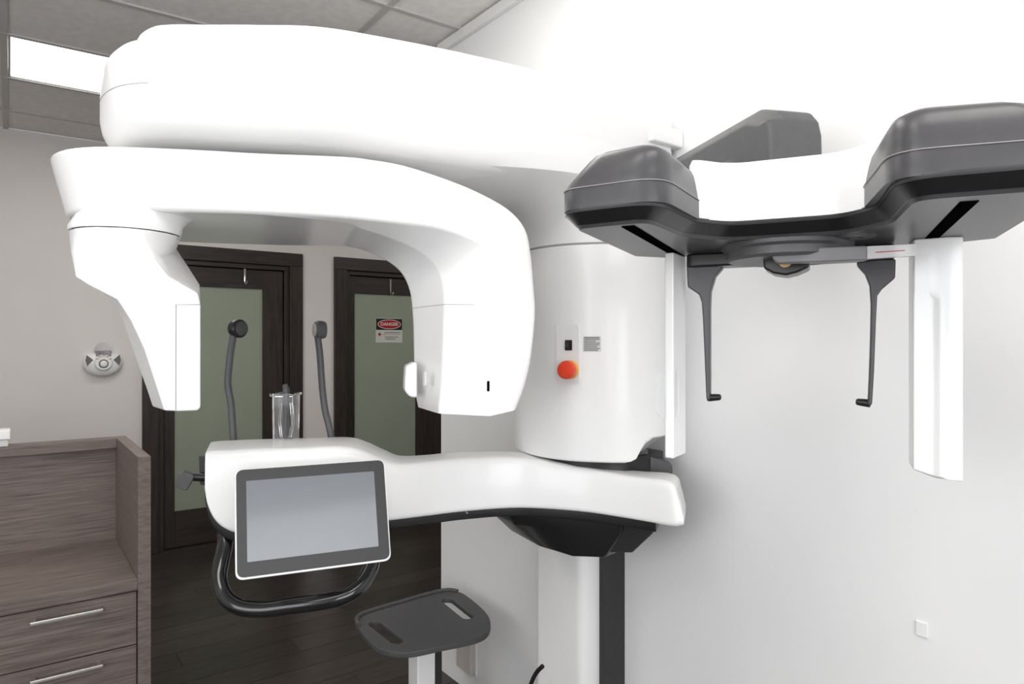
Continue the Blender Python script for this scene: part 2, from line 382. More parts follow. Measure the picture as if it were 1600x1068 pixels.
# ------------------------------------------------------------------ wall outlet, smudge, cable
p = at(733, 1020, (1, 0, 0), WX)
ol = thing('wall_outlet', 'beige wall outlet box low on the white wall behind the tray', 'outlet', (WX, p.y, p.z-.07))
box('cover', (WX-.03, p.y-.055, p.z-.065), (WX, p.y+.055, p.z+.065), 'outlet', ol, bevel=.006)
box('back_plate', (WX-.006, p.y-.062, p.z-.072), (WX, p.y+.062, p.z+.072), 'trim', ol, bevel=.002)
p = at(1441, 982, (1, 0, 0), WX)
wp = thing('smudge_plate', 'faint smudge low on the right wall, built as a small added plate', 'wall smudge', (WX, p.y, p.z-.016))
box('plate', (WX-.004, p.y-.012, p.z-.016), (WX, p.y+.012, p.z+.016), 'wallw', wp, bevel=.002)  # invented plate and screw in place of a faint wall smudge
box('screw', (WX-.0048, p.y-.002, p.z+.008), (WX-.0035, p.y+.002, p.z+.012), 'trim', wp)
cb = []
for (a, b, d) in ((848, 1040, 1.80), (840, 1048, 1.81), (833, 1060, 1.83), (828, 1076, 1.85), (826, 1110, 1.86)):
    cb.append(at(a, b, Wv, d))
cb.append((cb[-1].x+.0, cb[-1].y+.04, .012)); cb.append((cb[-1][0]+.1, cb[-1][1]+.05, .012))
tag(tube('power_cable', catmull(cb, 5), .006, 'black', n=10), 'black power cable hanging down beside the white column base', 'cable')

# ================================================================== CABINET
CX, CY, CT = .39, 2.615, 1.05; CB = 3.25; CL = -1.2; DK = .638
cab = thing('desk_cabinet', 'grey brown woodgrain desk cabinet with raised back, open shelf and drawers', 'cabinet', ((CX+CL)/2, (CY+CB)/2, 0))
box('side_panel', (CX-.04, CY, 0), (CX, CB, CT), 'cabv', cab, bevel=.0015, seg=1)
box('side_panel', (CL, CY, 0), (CL+.04, CB, CT), 'caby', cab, bevel=.0015, seg=1)
box('back_panel', (CL+.04, CB-.03, 0), (CX-.04, CB, CT-.04), 'cabx', cab)
box('top_rail', (CL+.04, CB-.075, CT-.04), (CX-.04, CB, CT), 'cabx', cab, bevel=.0015, seg=1)
box('desk_top', (CL+.04, CY+.002, DK-.040), (CX-.04, CB-.03, DK), 'cabx', cab, bevel=.0015, seg=1)
box('carcass', (CL+.04, CY+.03, .09), (CX-.04, CB-.03, DK-.045), 'cabv', cab)
box('plinth', (CL+.04, CY+.06, 0), (CX-.04, CB-.05, .09), 'doorh', cab)
zt = DK-.044
for cx0, cx1 in ((CX-.04-.50, CX-.043), (CX-.04-1.005, CX-.04-.505)):
    z = zt
    for hh in (.182, .182, .168):
        dr = box('drawer', (cx0, CY+.008, z-hh+.004), (cx1, CY+.028, z), 'cabx', cab, bevel=.001, seg=1)
        hx = cx0+(cx1-cx0)*.60; hz = z-hh*.15
        h = box('handle', (hx-.098, CY-.030, hz-.008), (hx+.098, CY-.022, hz+.004), 'metal', dr, bevel=.0015, seg=1)
        for s in (-1, 1): box('handle_post', (hx+s*.088-.006, CY-.023, hz-.006), (hx+s*.088+.006, CY+.009, hz+.003), 'metal', dr)
        z -= hh
bx = thing('white_box', 'small white box lying on the cabinet ledge at the picture edge', 'box', (-.10, CB-.04, CT))
box('lid', (-.22, CB-.085, CT+.026), (.003, CB-.005, CT+.062), 'white', bx, bevel=.004)
box('tray', (-.214, CB-.078, CT), (-.004, CB-.012, CT+.026), 'label', bx, bevel=.002)

# ================================================================== TRAY ON A POST
TZ = .45
tr = thing('tray_stand', 'dark grey tray with two handle slots on a white post', 'tray stand', (1.19, 2.12, 0))
tp = catmull([(.972, 2.20), (.985, 2.275), (1.03, 2.325), (1.20, 2.345), (1.38, 2.355), (1.435, 2.31), (1.435, 2.22), (1.40, 2.05), (1.335, 1.945), (1.26, 1.91), (1.13, 1.93), (1.02, 1.955), (.965, 2.03), (.96, 2.11)], 5, True)
def traymesh():
    cc = Vector((1.195, 2.13)); outer = [Vector(p) for p in tp]
    bm = bmesh.new()
    # tray slab with two slots: bottom and top faces filled around the slot outlines
    slots = []
    for (a, b) in (((1.035, 2.245), (1.035, 2.03)), ((1.355, 2.28), (1.33, 2.06))):
        a = Vector(a); b = Vector(b); d = (b-a).normalized(); nn = Vector((-d.y, d.x)); r = .021; L = []
        for i in range(9): q = math.pi*i/8; L.append(b-d*r+d*r*math.sin(q)+nn*r*math.cos(q))
        for i in range(9): q = math.pi*i/8; L.append(a+d*r-d*r*math.sin(q)-nn*r*math.cos(q))
        slots.append(L)
    for z in (TZ-.02, TZ):
        loops = []
        for L in [outer]+slots:
            vs = [bm.verts.new((p.x, p.y, z)) for p in L]; es = [bm.edges.new((vs[i], vs[(i+1) % len(vs)])) for i in range(len(vs))]; loops.append((vs, es))
        bmesh.ops.triangle_fill(bm, use_beauty=True, use_dissolve=True, edges=[e for l in loops for e in l[1]])
        if z == TZ-.02: low = loops
    for (va, _), (vb, _) in zip(low, loops):
        n = len(va)
        for i in range(n): bm.faces.new((va[i], va[(i+1) % n], vb[(i+1) % n], vb[i]))
    vs = [v.co.copy() for v in bm.verts]; bm.verts.index_update(); fs = [[v.index for v in f.verts] for f in bm.faces]
    bm.free(); return vs, fs
v_, f_ = traymesh()
finish('tray_top', v_, f_, 'tray', tr, bevel=.004, seg=2, ang=40)
# raised rim along the far side
rim = [(Vector((p.x, p.y, 0))-Vector((1.195, 2.13, 0)))*.975+Vector((1.195, 2.13, TZ+.004)) for p in tp]
tube('rim', rim[2:26], .008, 'tray', tr, n=8)
box('post', (1.115, 2.055, .02), (1.185, 2.125, TZ-.02), 'white', tr, bevel=.006)
box('post_spine', (1.185, 2.062, .02), (1.215, 2.118, TZ-.02), 'rail', tr, bevel=.003)
lathe('foot', [(.20, 0), (.20, .012), (.18, .02), (.06, .028)], (1.16, 2.09, 0), (0, 0, 1), 'white', tr, n=40)

# ================================================================== THE X-RAY MACHINE
mc = thing('dental_xray_machine', 'white panoramic dental x-ray machine with rotating gantry and skull imaging arm', 'x-ray machine', (1.40, 1.60, 0))
# --- lower column and wall rail
def col_plan(x0, x1, y0, y1, r): return fillet([(x0, y0, 0), (x1, y0, 0), (x1, y1, 0), (x0, y1, 0)], r, 5)
def zz(P, z): return [(p[0], p[1], z) for p in P]
pl = col_plan(1.365, 1.452, 1.505, 1.735, [.03, .004, .004, .03])
loft('column', [zz(pl, 0), zz(pl, 1.1)], 'white', mc)
pl = col_plan(1.435, WX, 1.487, 1.70, .004)
loft('wall_rail', [zz(pl, 0), zz(pl, 1.95)], 'rail', mc)
# --- carriage: rounded housing on the column, flaring into the overhead arm
DP = [(1.47, 1.245), (1.40, 1.225), (1.345, 1.222), (1.29, 1.235), (1.235, 1.275), (1.185, 1.335), (1.160, 1.40), (1.155, 1.47), (1.17, 1.55), (1.20, 1.62), (1.255, 1.685), (1.34, 1.72), (1.47, 1.72)]
DC = catmull(DP, 4)
def dz(z, notch=False, dx=0):
    out = []
    for p in DC:
        zq = z
        if notch and p.y < 1.30 and p.x > 1.30: zq = z+.06*min(1, (p.x-1.30)/.035)
        f = max(0, (1.47-p.x)/.31)
        out.append((p.x-dx*f, p.y, zq))
    return out
car = loft('carriage', [dz(1.128, True), dz(1.695)], 'white', mc, bevel=.006)
loft('carriage_seam', [[(1.35+(p[0]-1.35)*.995, 1.47+(p[1]-1.47)*.995, p[2]) for p in dz(1.692)], [(1.35+(p[0]-1.35)*.995, 1.47+(p[1]-1.47)*.995, p[2]) for p in dz(1.702)]], 'seam', mc)
loft('arm_neck', [dz(1.698), dz(1.74, dx=.006), dz(1.775, dx=.03), dz(1.80, dx=.07), dz(1.82, dx=.135), dz(1.834, dx=.24), dz(1.845, dx=.40)], 'white', mc, ang=60)
def koff(P, d):
    n = len(P); V = [Vector((a, b)) for a, b in P]; o = []
    ar = sum(V[i].x*V[(i+1) % n].y-V[(i+1) % n].x*V[i].y for i in range(n)); s = 1 if ar > 0 else -1
    for i in range(n):
        t = (V[(i+1) % n]-V[i-1]).normalized(); o.append((V[i].x-s*t.y*d, V[i].y+s*t.x*d))
    return o
# --- overhead arm: rounded bar reaching out from the wall
def zt(P, z):   # the top of the arm falls a little towards its free end
    k = (z-1.836)/.25
    return [(p[0], p[1], z-.04*k*max(0, min(1, (1.15-p[0])/.85))) for p in P]
def inset(P, c, s): return [((p[0]-c[0])*s[0]+c[0], (p[1]-c[1])*s[1]+c[1]) for p in P]
AP = [(1.0, 1.87), (.5, 1.87), (.33, 1.855), (.24, 1.81), (.178, 1.74), (.152, 1.65), (.148, 1.58), (.163, 1.505), (.198, 1.452), (.26, 1.412), (.382, 1.358), (.486, 1.306), (.616, 1.284), (.80, 1.270), (1.0, 1.268), (1.2, 1.275), (WX-.02, 1.285), (WX-.02, 1.87)]
AP = [(p.x, p.y) for p in catmull([Vector((a, b, 0)) for a, b in AP[:-2]], 4)]+AP[-2:]
loft('overhead_arm', [zt(koff(AP, .05), 1.836), zt(koff(AP, .030), 1.842), zt(koff(AP, .014), 1.855), zt(koff(AP, .004), 1.875), zt(AP, 1.90),
     zt(AP, 1.955), zt(koff(AP, .006), 2.02), zt(koff(AP, .012), 2.042), zt(koff(AP, .022), 2.056), zt(koff(AP, .04), 2.062)], 'white', mc, ang=60)
AC = [(1.0, 1.84), (.5, 1.84), (.33, 1.815), (.245, 1.74), (.210, 1.62), (.201, 1.535), (.213, 1.475), (.245, 1.437), (.30, 1.399), (.382, 1.350), (.486, 1.297), (.616, 1.276), (.80, 1.262), (1.0, 1.260), (1.2, 1.268), (WX-.03, 1.278), (WX-.03, 1.84)]
AC = [(p.x, p.y) for p in catmull([Vector((a, b, 0)) for a, b in AC[:-2]], 4)]+AC[-2:]
loft('arm_cover', [zt(koff(AC, .016), 1.90), zt(koff(AC, .008), 1.95), zt(AC, 2.01), zt(koff(AC, .001), 2.070), zt(koff(AC, .005), 2.084), zt(koff(AC, .012), 2.092), zt(koff(AC, .03), 2.096)], 'white', mc, ang=60)
tube('arm_seam', zt(koff(AP, -.0004), 1.945)[22:34], .0006, 'seam', mc, n=6)
box('wall_bracket', (1.40, 1.26, 1.985), (WX, 1.80, 2.035), 'white', mc, bevel=.006)
# --- gantry frame
GC = Vector((.46, 1.58, 0)); GU = Vector((.9151, -.4031, 0)).normalized(); GN = Vector((.4031, .9151, 0)).normalized()
def g(u, n, z): return GC+GU*u+GN*n+Vector((0, 0, z))
N0 = GN.dot(GC)
def gt(px, py, n): return at(px, py, GN, n)
lathe('pivot', [(.10, 0), (.10, .04)], g(.02, .0, 1.80), (0, 0, 1), 'rail', mc, n=48)
# one continuous C-shaped shell: five guide lines (outer front, crease, inner front corner, inner back, outer back)
GS = []
for a in (8, 20, 35, 52, 70, 90):
    a = math.radians(a); u = -.15-.257*math.cos(a)**.82; hn = .238*math.sin(a)**.82; ui = (u-.05)*.935+.05
    GS.append([g(u, .012-hn, 1.810), g(ui, .012-hn*.965, 1.696), g(ui+.004, .012-hn*.93, 1.690), g(ui, .012+hn*.95, 1.690), g(u, .012+hn, 1.810)])
for u in (-.06, .03):
    GS.append([g(u, -.229, 1.810), g((u-.05)*.94+.05, -.222, 1.696), g((u-.05)*.94+.05, -.214, 1.690), g(u, .236, 1.690), g(u, .248, 1.810)])
TS = [  # outer, crease, inner corner (+n), inner back (+n)
    ((535, 242), (535, 339), (533, 347, 1.43), (520, 385, 1.82)), ((580, 247), (580, 343), (568, 358, 1.45), (545, 387, 1.76)), ((630, 256), (625, 348), (608, 371, 1.47), (575, 396, 1.69)),
    ((690, 275), (680, 355), (650, 389, 1.48), (602, 411, 1.64)), ((745, 297), (725, 369), (680, 413, 1.475), (622, 430, 1.62)), ((795, 325), (757, 388), (691, 441, 1.465), (634, 457, 1.61)),
    ((822, 356), (772, 415), (694, 475, 1.45), (639, 490, 1.61)), ((831, 395), (772, 455), (693, 510, 1.44), (641, 522, 1.61)), ((836, 450), (768, 505), (692, 550, 1.435), (642, 553, 1.61)),
    ((838, 490), (764, 545), (690, 590, 1.43), (643, 582, 1.61)), ((832, 555), (764, 592), (688, 618, 1.43), (645, 605, 1.61)), ((821, 605), (764, 624), (686, 635, 1.43), (647, 622, 1.61)), ((808, 640), (765, 650), (686, 646, 1.43), (650, 635, 1.61))]
for o4, c4, i4, b4 in TS:
    O_ = gt(*o4, 1.402); Cr = gt(*c4, 1.400); I_ = gt(*i4); B_ = gt(*b4); nn = max(b4[2], 1.61)-1.402
    GS.append([O_, Cr, I_, B_, O_+GN*nn])
GL = [catmull([q[k] for q in GS], 4) for k in range(5)]
nf = 1.401
RS = [.016, .012, .014, .02, .02]
th = loft('gantry_shell', [fillet([GL[k][i] for k in range(5)], RS, 4) for i in range(len(GL[0]))], 'gloss', mc, bevel=.006, ang=48)
# seam across the head, laser window, side vent, recessed lens plate
tube('head_seam', [gt(640, 482, 1.575), gt(660, 479, 1.50), gt(690, 476, 1.412), gt(693.5, 475.6, 1.3995), gt(712, 475.4, 1.3995), gt(740, 476, 1.3995)], .0007, 'seam', th, n=6)
vz = gt(763, 603, nf-.001)
quadplate('vent', vz-GN*.0005, GU, ez, .0055, .022, .003, 'void', th, r=.0025)
lf = [gt(a, b, 1.50) for a, b in ((634, 572), (646, 566), (652, 566), (652, 622), (640, 620), (632, 610))]
lb = [p+GN*.07 for p in lf]
loft('laser_housing', [lf, lb], 'white', th, bevel=.006)
quadplate('lens_plate', gt(662, 592, 1.46), (GU*.25-GN*.97), (0, 0, 1), .012, .030, .004, 'label', th, r=.003)
# sensor arm: collar and slanting head on the left side of the gantry
sf = [(101, 357), (150, 352), (215, 362), (240, 400), (262, 430), (309, 458), (313, 476), (313, 560), (313, 637), (308, 641), (280, 642), (256, 641), (243, 600), (225, 545), (204, 500), (183, 468), (140, 446), (118, 432), (108, 395)]
sb = [(125, 358), (190, 352), (265, 368), (284, 398), (297, 418), (312, 444), (313.5, 476), (313.5, 560), (313.5, 634), (308, 637), (275, 637), (238, 635), (228, 605), (210, 555), (195, 510), (184, 480), (150, 446), (130, 430), (126, 395)]
SF = [gt(a, b, 1.405) for a, b in sf]; SB = [gt(a, b, 1.60) for a, b in sb]
SC0 = (-.238, -.134); SR = .098; zs = 1.6535
SEC = []
for n_ in (-.2315, -.228, -.22, -.205, -.18, -.15, -.12, -.09, -.06, -.04):
    t = (n_+N0-1.405)/(1.60-1.405); hc = math.sqrt(max(0, SR**2-(n_-SC0[1])**2)); S_ = [a.lerp(b, t) for a, b in zip(SF, SB)]
    S_ = [p-GN*(p.dot(GN)-N0-n_) for p in S_]
    S_[0] = g(SC0[0]-hc, n_, zs); S_[1] = g(SC0[0], n_, zs); S_[2] = g(SC0[0]+hc, n_, zs)
    w0 = min(1, .5+hc/SR*.6)
    S_[18] = S_[18].lerp(S_[0]+Vector((0, 0, -.045)), 1-w0*.9)
    SEC.append(S_)
sa = loft('sensor_arm', SEC, 'white', mc, bevel=.006, seg=3, ang=48)
def cring(z, r, du=0, dn=0): return [g(SC0[0]+du+r*math.cos(q), SC0[1]+dn+r*math.sin(q), z) for q in [2*math.pi*i/48 for i in range(48)]]
loft('sensor_collar', [cring(1.655, .0985), cring(1.662, .1), cring(1.674, .098, .003, .003), cring(1.686, .100, .010, .010), cring(1.697, .108, .026, .024)], 'white', sa, ang=60)
loft('collar_gap', [cring(1.648, .0945), cring(1.657, .0945)], 'rail', sa)
tube('panel_seam', [gt(313, 475.5, 1.3988), gt(275, 475.5, 1.3988), gt(274.6, 560, 1.3988), gt(274.5, 640, 1.3988)], .0008, 'seam', sa, n=6)

# --- patient table: a swept arm, front edge / back edge / top / bottom at stations from wall end to free end
ST = [  # front x,y   back x,y   ztop   zbot
    (1.274, 1.052, 1.39, 1.14, 1.030, 1.008), (1.270, 1.063, 1.387, 1.15, 1.070, 1.004), (1.262, 1.085, 1.38, 1.17, 1.104, 1.001), (1.240, 1.195, 1.345, 1.27, 1.102, .998), (1.190, 1.330, 1.29, 1.41, 1.112, .997),
    (1.090, 1.448, 1.17, 1.56, 1.130, .997), (.960, 1.500, 1.01, 1.635, 1.135, .997), (.860, 1.518, .92, 1.66, 1.133, .997), (.775, 1.532, .86, 1.685, 1.134, .997), (.735, 1.540, .825, 1.705, 1.150, .997),
    (.690, 1.552, .785, 1.725, 1.172, .997), (.640, 1.567, .745, 1.745, 1.186, .997), (.560, 1.592, .665, 1.785, 1.187, .997),
    (.480, 1.618, .575, 1.82, 1.188, .997), (.425, 1.638, .505, 1.85, 1.188, .998), (.395, 1.648, .465, 1.862, 1.188, 1.012), (.375, 1.655, .440, 1.868, 1.188, 1.035), (.362, 1.660, .425, 1.872, 1.187, 1.068), (.357, 1.662, .418, 1.874, 1.185, 1.10)]
def stations(sub=5):
    A = catmull([Vector(s[:3]) for s in ST], sub); B = catmull([Vector(s[3:]) for s in ST], sub)
    return [(*a, *b) for a, b in zip(A, B)]
def tabsec(s, r=.022, zt=0, zb=0, ins=0.0, lean=.012):
    fx, fy, bx_, by_, t, b = s; f = Vector((fx, fy, 0)); k = Vector((bx_, by_, 0)); d = (k-f).normalized(); f = f+d*ins; k = k-d*ins
    t += zt; b += zb
    q = [f+Vector((0, 0, b)), f+d*lean+Vector((0, 0, t)), k-d*.006+Vector((0, 0, t)), k+Vector((0, 0, b))]
    return fillet(q, [r*.55, r, r, r*.5], 4)
SS = stations()
tab = loft('patient_table', [tabsec(s) for s in SS], 'white', mc, ang=50)
SU = [(*s[:4], s[5]+.006, s[5]-.020) for s in SS[12:]]
def undersec(s): return tabsec(s, .004, ins=.006, lean=0)
loft('table_underside', [undersec(s) for s in SU], 'black', mc, ang=50)
tube('table_seam', [at(728, 798, GN, 1.74)+Vector((0, 0, -.002)), at(731, 802, GN, 1.74)], .0015, 'seam', tab, n=6)
# wedge bracket below the table, black collar between table and carriage, guide bracket at the wall
wt = [(1.085, 1.49), (1.135, 1.425), (1.195, 1.350), (1.262, 1.235), (1.33, 1.245), (1.44, 1.34), (1.44, 1.70), (1.12, 1.66)]
wbm = [(1.190, 1.485), (1.197, 1.43), (1.203, 1.365), (1.266, 1.308), (1.33, 1.32), (1.44, 1.40), (1.44, 1.68), (1.22, 1.66)]
wmd = [(a+(b-a)*.18, c+(d-c)*.18) for (a, c), (b, d) in zip(wt, wbm)]
wb2 = loft('table_bracket', [zz(wt, .982), zz(wmd, .945), zz(wbm, .870)], 'black', mc, bevel=.006)
loft('bracket_side', [zz([(1.268, 1.232), (1.304, 1.165), (1.40, 1.22), (1.44, 1.33), (1.44, 1.40), (1.30, 1.33)], .983), zz([(1.268, 1.24), (1.31, 1.18), (1.40, 1.24), (1.43, 1.34), (1.43, 1.40), (1.30, 1.33)], .955), zz([(1.27, 1.30), (1.32, 1.26), (1.38, 1.30), (1.43, 1.36), (1.43, 1.40), (1.31, 1.34)], .885)], 'rail', mc, bevel=.005)
loft('collar', [zz(inset(DP, (1.36, 1.47), (.88, .88)), 1.03), zz(inset(DP, (1.36, 1.47), (.88, .88)), 1.14)], 'black', mc, bevel=.004)
gp = [at(x, y, Wv, 1.83) for x, y in ((985, 752), (985, 715), (992, 702), (1003, 696), (1012, 700), (1014, 712), (1046, 721), (1051, 728), (1052, 765), (985, 765))]
loft('guide_bracket', [gp, [p+Wv*.07 for p in gp]], 'dark', mc, bevel=.004)
# --- controls on the carriage
def dsurf(px, py, d=1.80, off=0): return at(px, py, Wv, d+off)
cn = Vector((-.90, -.43, 0)).normalized(); cu = Vector((.43, -.90, 0)).normalized()
def csurf(px, py):    # where the line of sight meets the carriage wall
    best = None
    r = Wv+Rv*((px-800)/FPX)
    for a, b in zip(DC[:-1], DC[1:]):
        e = b-a; den = r.x*e.y-r.y*e.x
        if abs(den) < 1e-9: continue
        t = (a.x*e.y-a.y*e.x)/den; s = (a.x*r.y-a.y*r.x)/den
        if 0 <= s <= 1 and t > 0 and (best is None or t < best[0]):
            no = Vector((e.y, -e.x, 0)).normalized()
            if no.dot(r) > 0: no = -no
            best = (t, no)
    t, no = best; p = Vector((r.x*t, r.y*t, CAM_H+(534-py)/FPX*t)); return p, no
def onface(px, py): p, no = csurf(px, py); return p, no, Vector((0, 0, 1)).cross(no)
p, no, ax = onface(887, 552)
quadplate('control_plate', p+no*.0015, ax, ez, .066, .150, .006, 'white', car, r=.006)
p, no, ax = onface(889, 539)
sw_ = quadplate('power_switch', p+no*.004, ax, ez, .020, .027, .008, 'black', car, r=.002)
quadplate('rocker', p+no*.009-ax*.002+Vector((0, 0, .002)), (ax+no*.25), ez, .011, .015, .008, 'blackgloss', sw_, r=.002)
p, no, ax = onface(892, 577)
eb = lathe('emergency_stop_base', [(.024, 0), (.024, .010), (.020, .013), (.016, .013), (.016, .022)], p+no*.001, no, 'yellow', car, n=36)
lathe('emergency_stop_button', [(.017, 0), (.023, .003), (.024, .010), (.023, .022), (.019, .027), (.008, .029)], p+no*.017, no, 'red', eb, n=36)
p, no, ax = onface(925, 537)
lb_ = quadplate('warning_label', p+no*.0012, ax, ez, .046, .040, .002, 'label', car)
for i in range(8):
    w_ = (.040, .041, .03, .041, .040, .034, .041, .036)[i]
    quadplate('label_print', p+no*.0017-ax*(.0205-w_/2)+Vector((0, 0, .016-.0046*i)), ax, ez, w_, .0024 if i else .0032, .0008, 'print_', lb_)
# --- display
dc = Vector((.504, 1.367, 1.083)); o_ = Vector((0, 0, CAM_H)); k_ = 1.46/1.40; dc = o_+(dc-o_)*k_
dax = Vector((.97659, -.21511, 0)); dup_ = Vector((.06199, .28142, .95758)); dw, dh = .3037*k_, .2121*k_
dnb = dup_.cross(dax).normalized()   # towards the viewer or away
if dnb.dot(dc-o_) > 0: dnb = -dnb
sgn = 1 if (dup_.cross(dax)).dot(dnb) > 0 else -1
def dplate(name, off, w, h, t, m, par, r, cx=0, cy=0, bevel=0):
    P = fillet([(-w/2, -h/2, 0), (w/2, -h/2, 0), (w/2, h/2, 0), (-w/2, h/2, 0)], r, 7)
    f = [dc+dax*(p.x+cx)+dup_*(p.y+cy)+dnb*off for p in P]
    return loft(name, [f, [q-dnb*t for q in f]], m, par, bevel=bevel)
dsp = dplate('touch_display', 0, dw, dh, .016, 'white', mc, .017, bevel=.002)
dplate('bezel', .0012, dw-.006, dh-.006, .002, 'bezel', dsp, .015, cy=.0015)
dplate('screen', .0018, dw*.845, dh*.735, .0012, 'screen', dsp, .001, cx=-.002, cy=.004)
tube('display_mount', [dc-dnb*.01, dc-dnb*.08, dc-dnb*.12+Vector((0, 0, .01)), Vector((.58, 1.66, 1.07))], .022, 'dark', mc, n=14)
# --- hand grip below the display
hpts = [(352, 832, 1.60), (352, 852, 1.585), (346, 880, 1.56), (343, 905, 1.54), (352, 932, 1.52), (375, 948, 1.505), (410, 952, 1.50), (450, 947, 1.50), (500, 940, 1.505), (538, 931, 1.515), (562, 915, 1.535), (577, 893, 1.56), (583, 870, 1.59), (590, 828, 1.64)]
tube('hand_grip', catmull([at(a, b, Wv, d) for a, b, d in hpts], 6), .0178, 'blackgloss', mc, n=18)
# --- temple supports with pads
def sup(pts, d0, d1, pad, s):
    P = [at(a, b, Wv, d0+(d1-d0)*i/(len(pts)-1)) for i, (a, b) in enumerate(pts)]
    rod = tube('temple_rod', catmull(P, 5), .0092, 'grey', mc, n=12, flat=1.0)
    c_ = at(*pad, Wv, d1); a_ = (Rv*s-Wv*.62).normalized()
    lathe('temple_pad', [(.012, -.024), (.022, -.022), (.0245, -.014), (.0245, 0), (.021, .005), (.012, .006)], c_, a_, 'black' if s > 0 else 'grey', rod, n=28)
    lathe('pad_face', [(.018, .0055), (.018, .0075), (.014, .009), (.005, .0095)], c_, a_, 'dark' if s > 0 else 'seam', rod, n=28)
sup([(366, 700), (363, 660), (361, 630), (356, 600), (358, 570), (361, 545), (365, 522)], 1.80, 1.80, (375, 513), 1)
sup([(521, 700), (514, 665), (508, 640), (504, 610), (502, 585), (500, 555), (497, 530), (496, 522)], 1.83, 1.83, (495, 515), -1)
# --- clear bite block holder with peg
b0 = at(447, 688, Wv, 1.80); hb = .062; wv_ = .030
bl = [b0+Rv*a+Wv*b for a, b in ((-.026, -.026), (.026, -.026), (.026, .026), (-.026, .026))]
bu = [b0+Rv*a*1.07+Wv*b*1.07 for a, b in ((-.026, -.026), (.026, -.026), (.026, .026), (-.026, .026))]
def up(P, z): return [q+Vector((0, 0, z)) for q in P]
def scl(P, s): c = sum(P, Vector())/len(P); return [c+(q-c)*s for q in P]
hold = loft('bite_block_holder', [up(bl, 0), up(bu, .118), up(scl(bu, 1.14), .119), up(scl(bu, 1.14), .126), up(scl(bu, .86), .126), up(scl(bl, .84), .008)], 'clear', mc, smooth=False)
tube('bite_peg', [b0+Vector((0, 0, .012)), b0+Vector((0, 0, .06)), b0+Vector((0, 0, .10)), b0+Vector((0, 0, .135)), b0+Vector((0, 0, .148))-Rv*.004], [.006, .007, .009, .009, .007], 'grey', hold, n=12)
for s in (-1, 1): tube('holder_clip', [b0+Rv*(.012*s)+Vector((0, 0, .01)), b0+Rv*(.017*s)+Vector((0, 0, .05)), b0+Rv*(.013*s)+Vector((0, 0, .10))], .003, 'clear', hold, n=8)
# --- chin lever on the left end of the table
cl = [at(a, b, Wv, 1.78) for a, b in ((278, 741), (285, 737), (300, 741), (304, 745), (292, 766), (286, 766), (274, 760))]
lv = loft('chin_lever', [cl, [p+Wv*.03-Rv*.01 for p in cl]], 'grey', mc, bevel=.003)
tube('lever_rod', [at(300, 744, Wv, 1.795), at(318, 745, Wv, 1.795), at(345, 745, Wv, 1.79)], .012, 'black', lv, n=12)
bt = [at(a, b, Wv, 1.80) for a, b in ((310, 712), (330, 712), (330, 760), (312, 757))]
loft('lever_mount', [bt, [p+Wv*.04 for p in bt]], 'rail', lv, bevel=.003)

# ------------------------------------------------------------------ skull imaging unit (own frame: w along its width, e into its depth)
K = Vector((1.062, .641, 0)); KE = Vector((math.sin(math.radians(61.0)), math.cos(math.radians(61.0)), 0)); KW = Vector((KE.y, -KE.x, 0))
def kc(w, e, z): return K+KW*w+KE*e+Vector((0, 0, z))
K0 = KE.dot(K)
def kt(px, py, e): return at(px, py, KE, K0+e)
ZU = 1.597
# arm from the carriage
an = Vector((.92, -.391, 0)).normalized(); a0 = an.dot(Vector((1.265, .878, 0)))
af = [at(x, y, an, a0) for x, y in ((985, 277), (1166, 168), (1196, 170), (1207, 184), (1211, 205), (1213, 290), (1110, 290), (1095, 262), (985, 330))]
ai = [p-Vector((0, 0, .034 if i < 2 else .03 if i == 2 else 0))-(Rv*.012 if 2 <= i <= 5 else Vector()) for i, p in enumerate(af)]
arm2 = loft('skull_arm', [ai, [p+an*.035 for p in af], [p+an*.11 for p in af]], 'grey', mc, bevel=.008, seg=3, ang=14)
tube('arm_hanger', [(1.30, .93, 1.80), (1.255, .865, 1.765), (1.20, .79, 1.715), kc(.0, .06, 1.668), kc(.0, -.02, 1.660)], [.05, .052, .05, .046, .04], 'grey', mc, n=16)
dk = [(-.290, -.355), (-.150, -.375), (-.128, -.215), (-.085, -.158), (.065, -.158), (.108, -.215), (.118, -.385), (.300, -.385), (.300, .02), (.235, .055), (-.235, .055), (-.290, .0)]
def kz(P, z): return [kc(a, b, z) for a, b in P]
dkf = [(p.x, p.y) for p in fillet([Vector((a, b, 0)) for a, b in dk], [.045, .05, .05, .05, .05, .05, .05, .05, .03, .03, .03, .03], 5)]
hd = loft('skull_unit_deck', [kz(koff(dkf, .020), ZU), kz(koff(dkf, .018), ZU+.003), kz(koff(dkf, .001), ZU+.020), kz(dkf, ZU+.026)], 'dark', mc, ang=40)
loft('deck_edge', [kz(koff(dkf, .0155), ZU+.0045), kz(koff(dkf, .0008), ZU+.0195), kz(koff(dkf, .0), ZU+.0195)], 'black', hd, ang=40)
# white cover between the end blocks
wc = [(-.140, -.225), (-.085, -.163), (.065, -.163), (.120, -.225), (.135, .05), (-.145, .05)]
wcf = [(p.x, p.y) for p in fillet([Vector((a, b, 0)) for a, b in wc], [.02, .06, .06, .02, .02, .02], 6)]
loft('skull_unit_cover', [kz(wcf, ZU+.025), kz(koff(wcf, -.002), ZU+.06), kz(wcf, ZU+.107), kz(koff(wcf, .003), ZU+.113)], 'white', mc, ang=50)
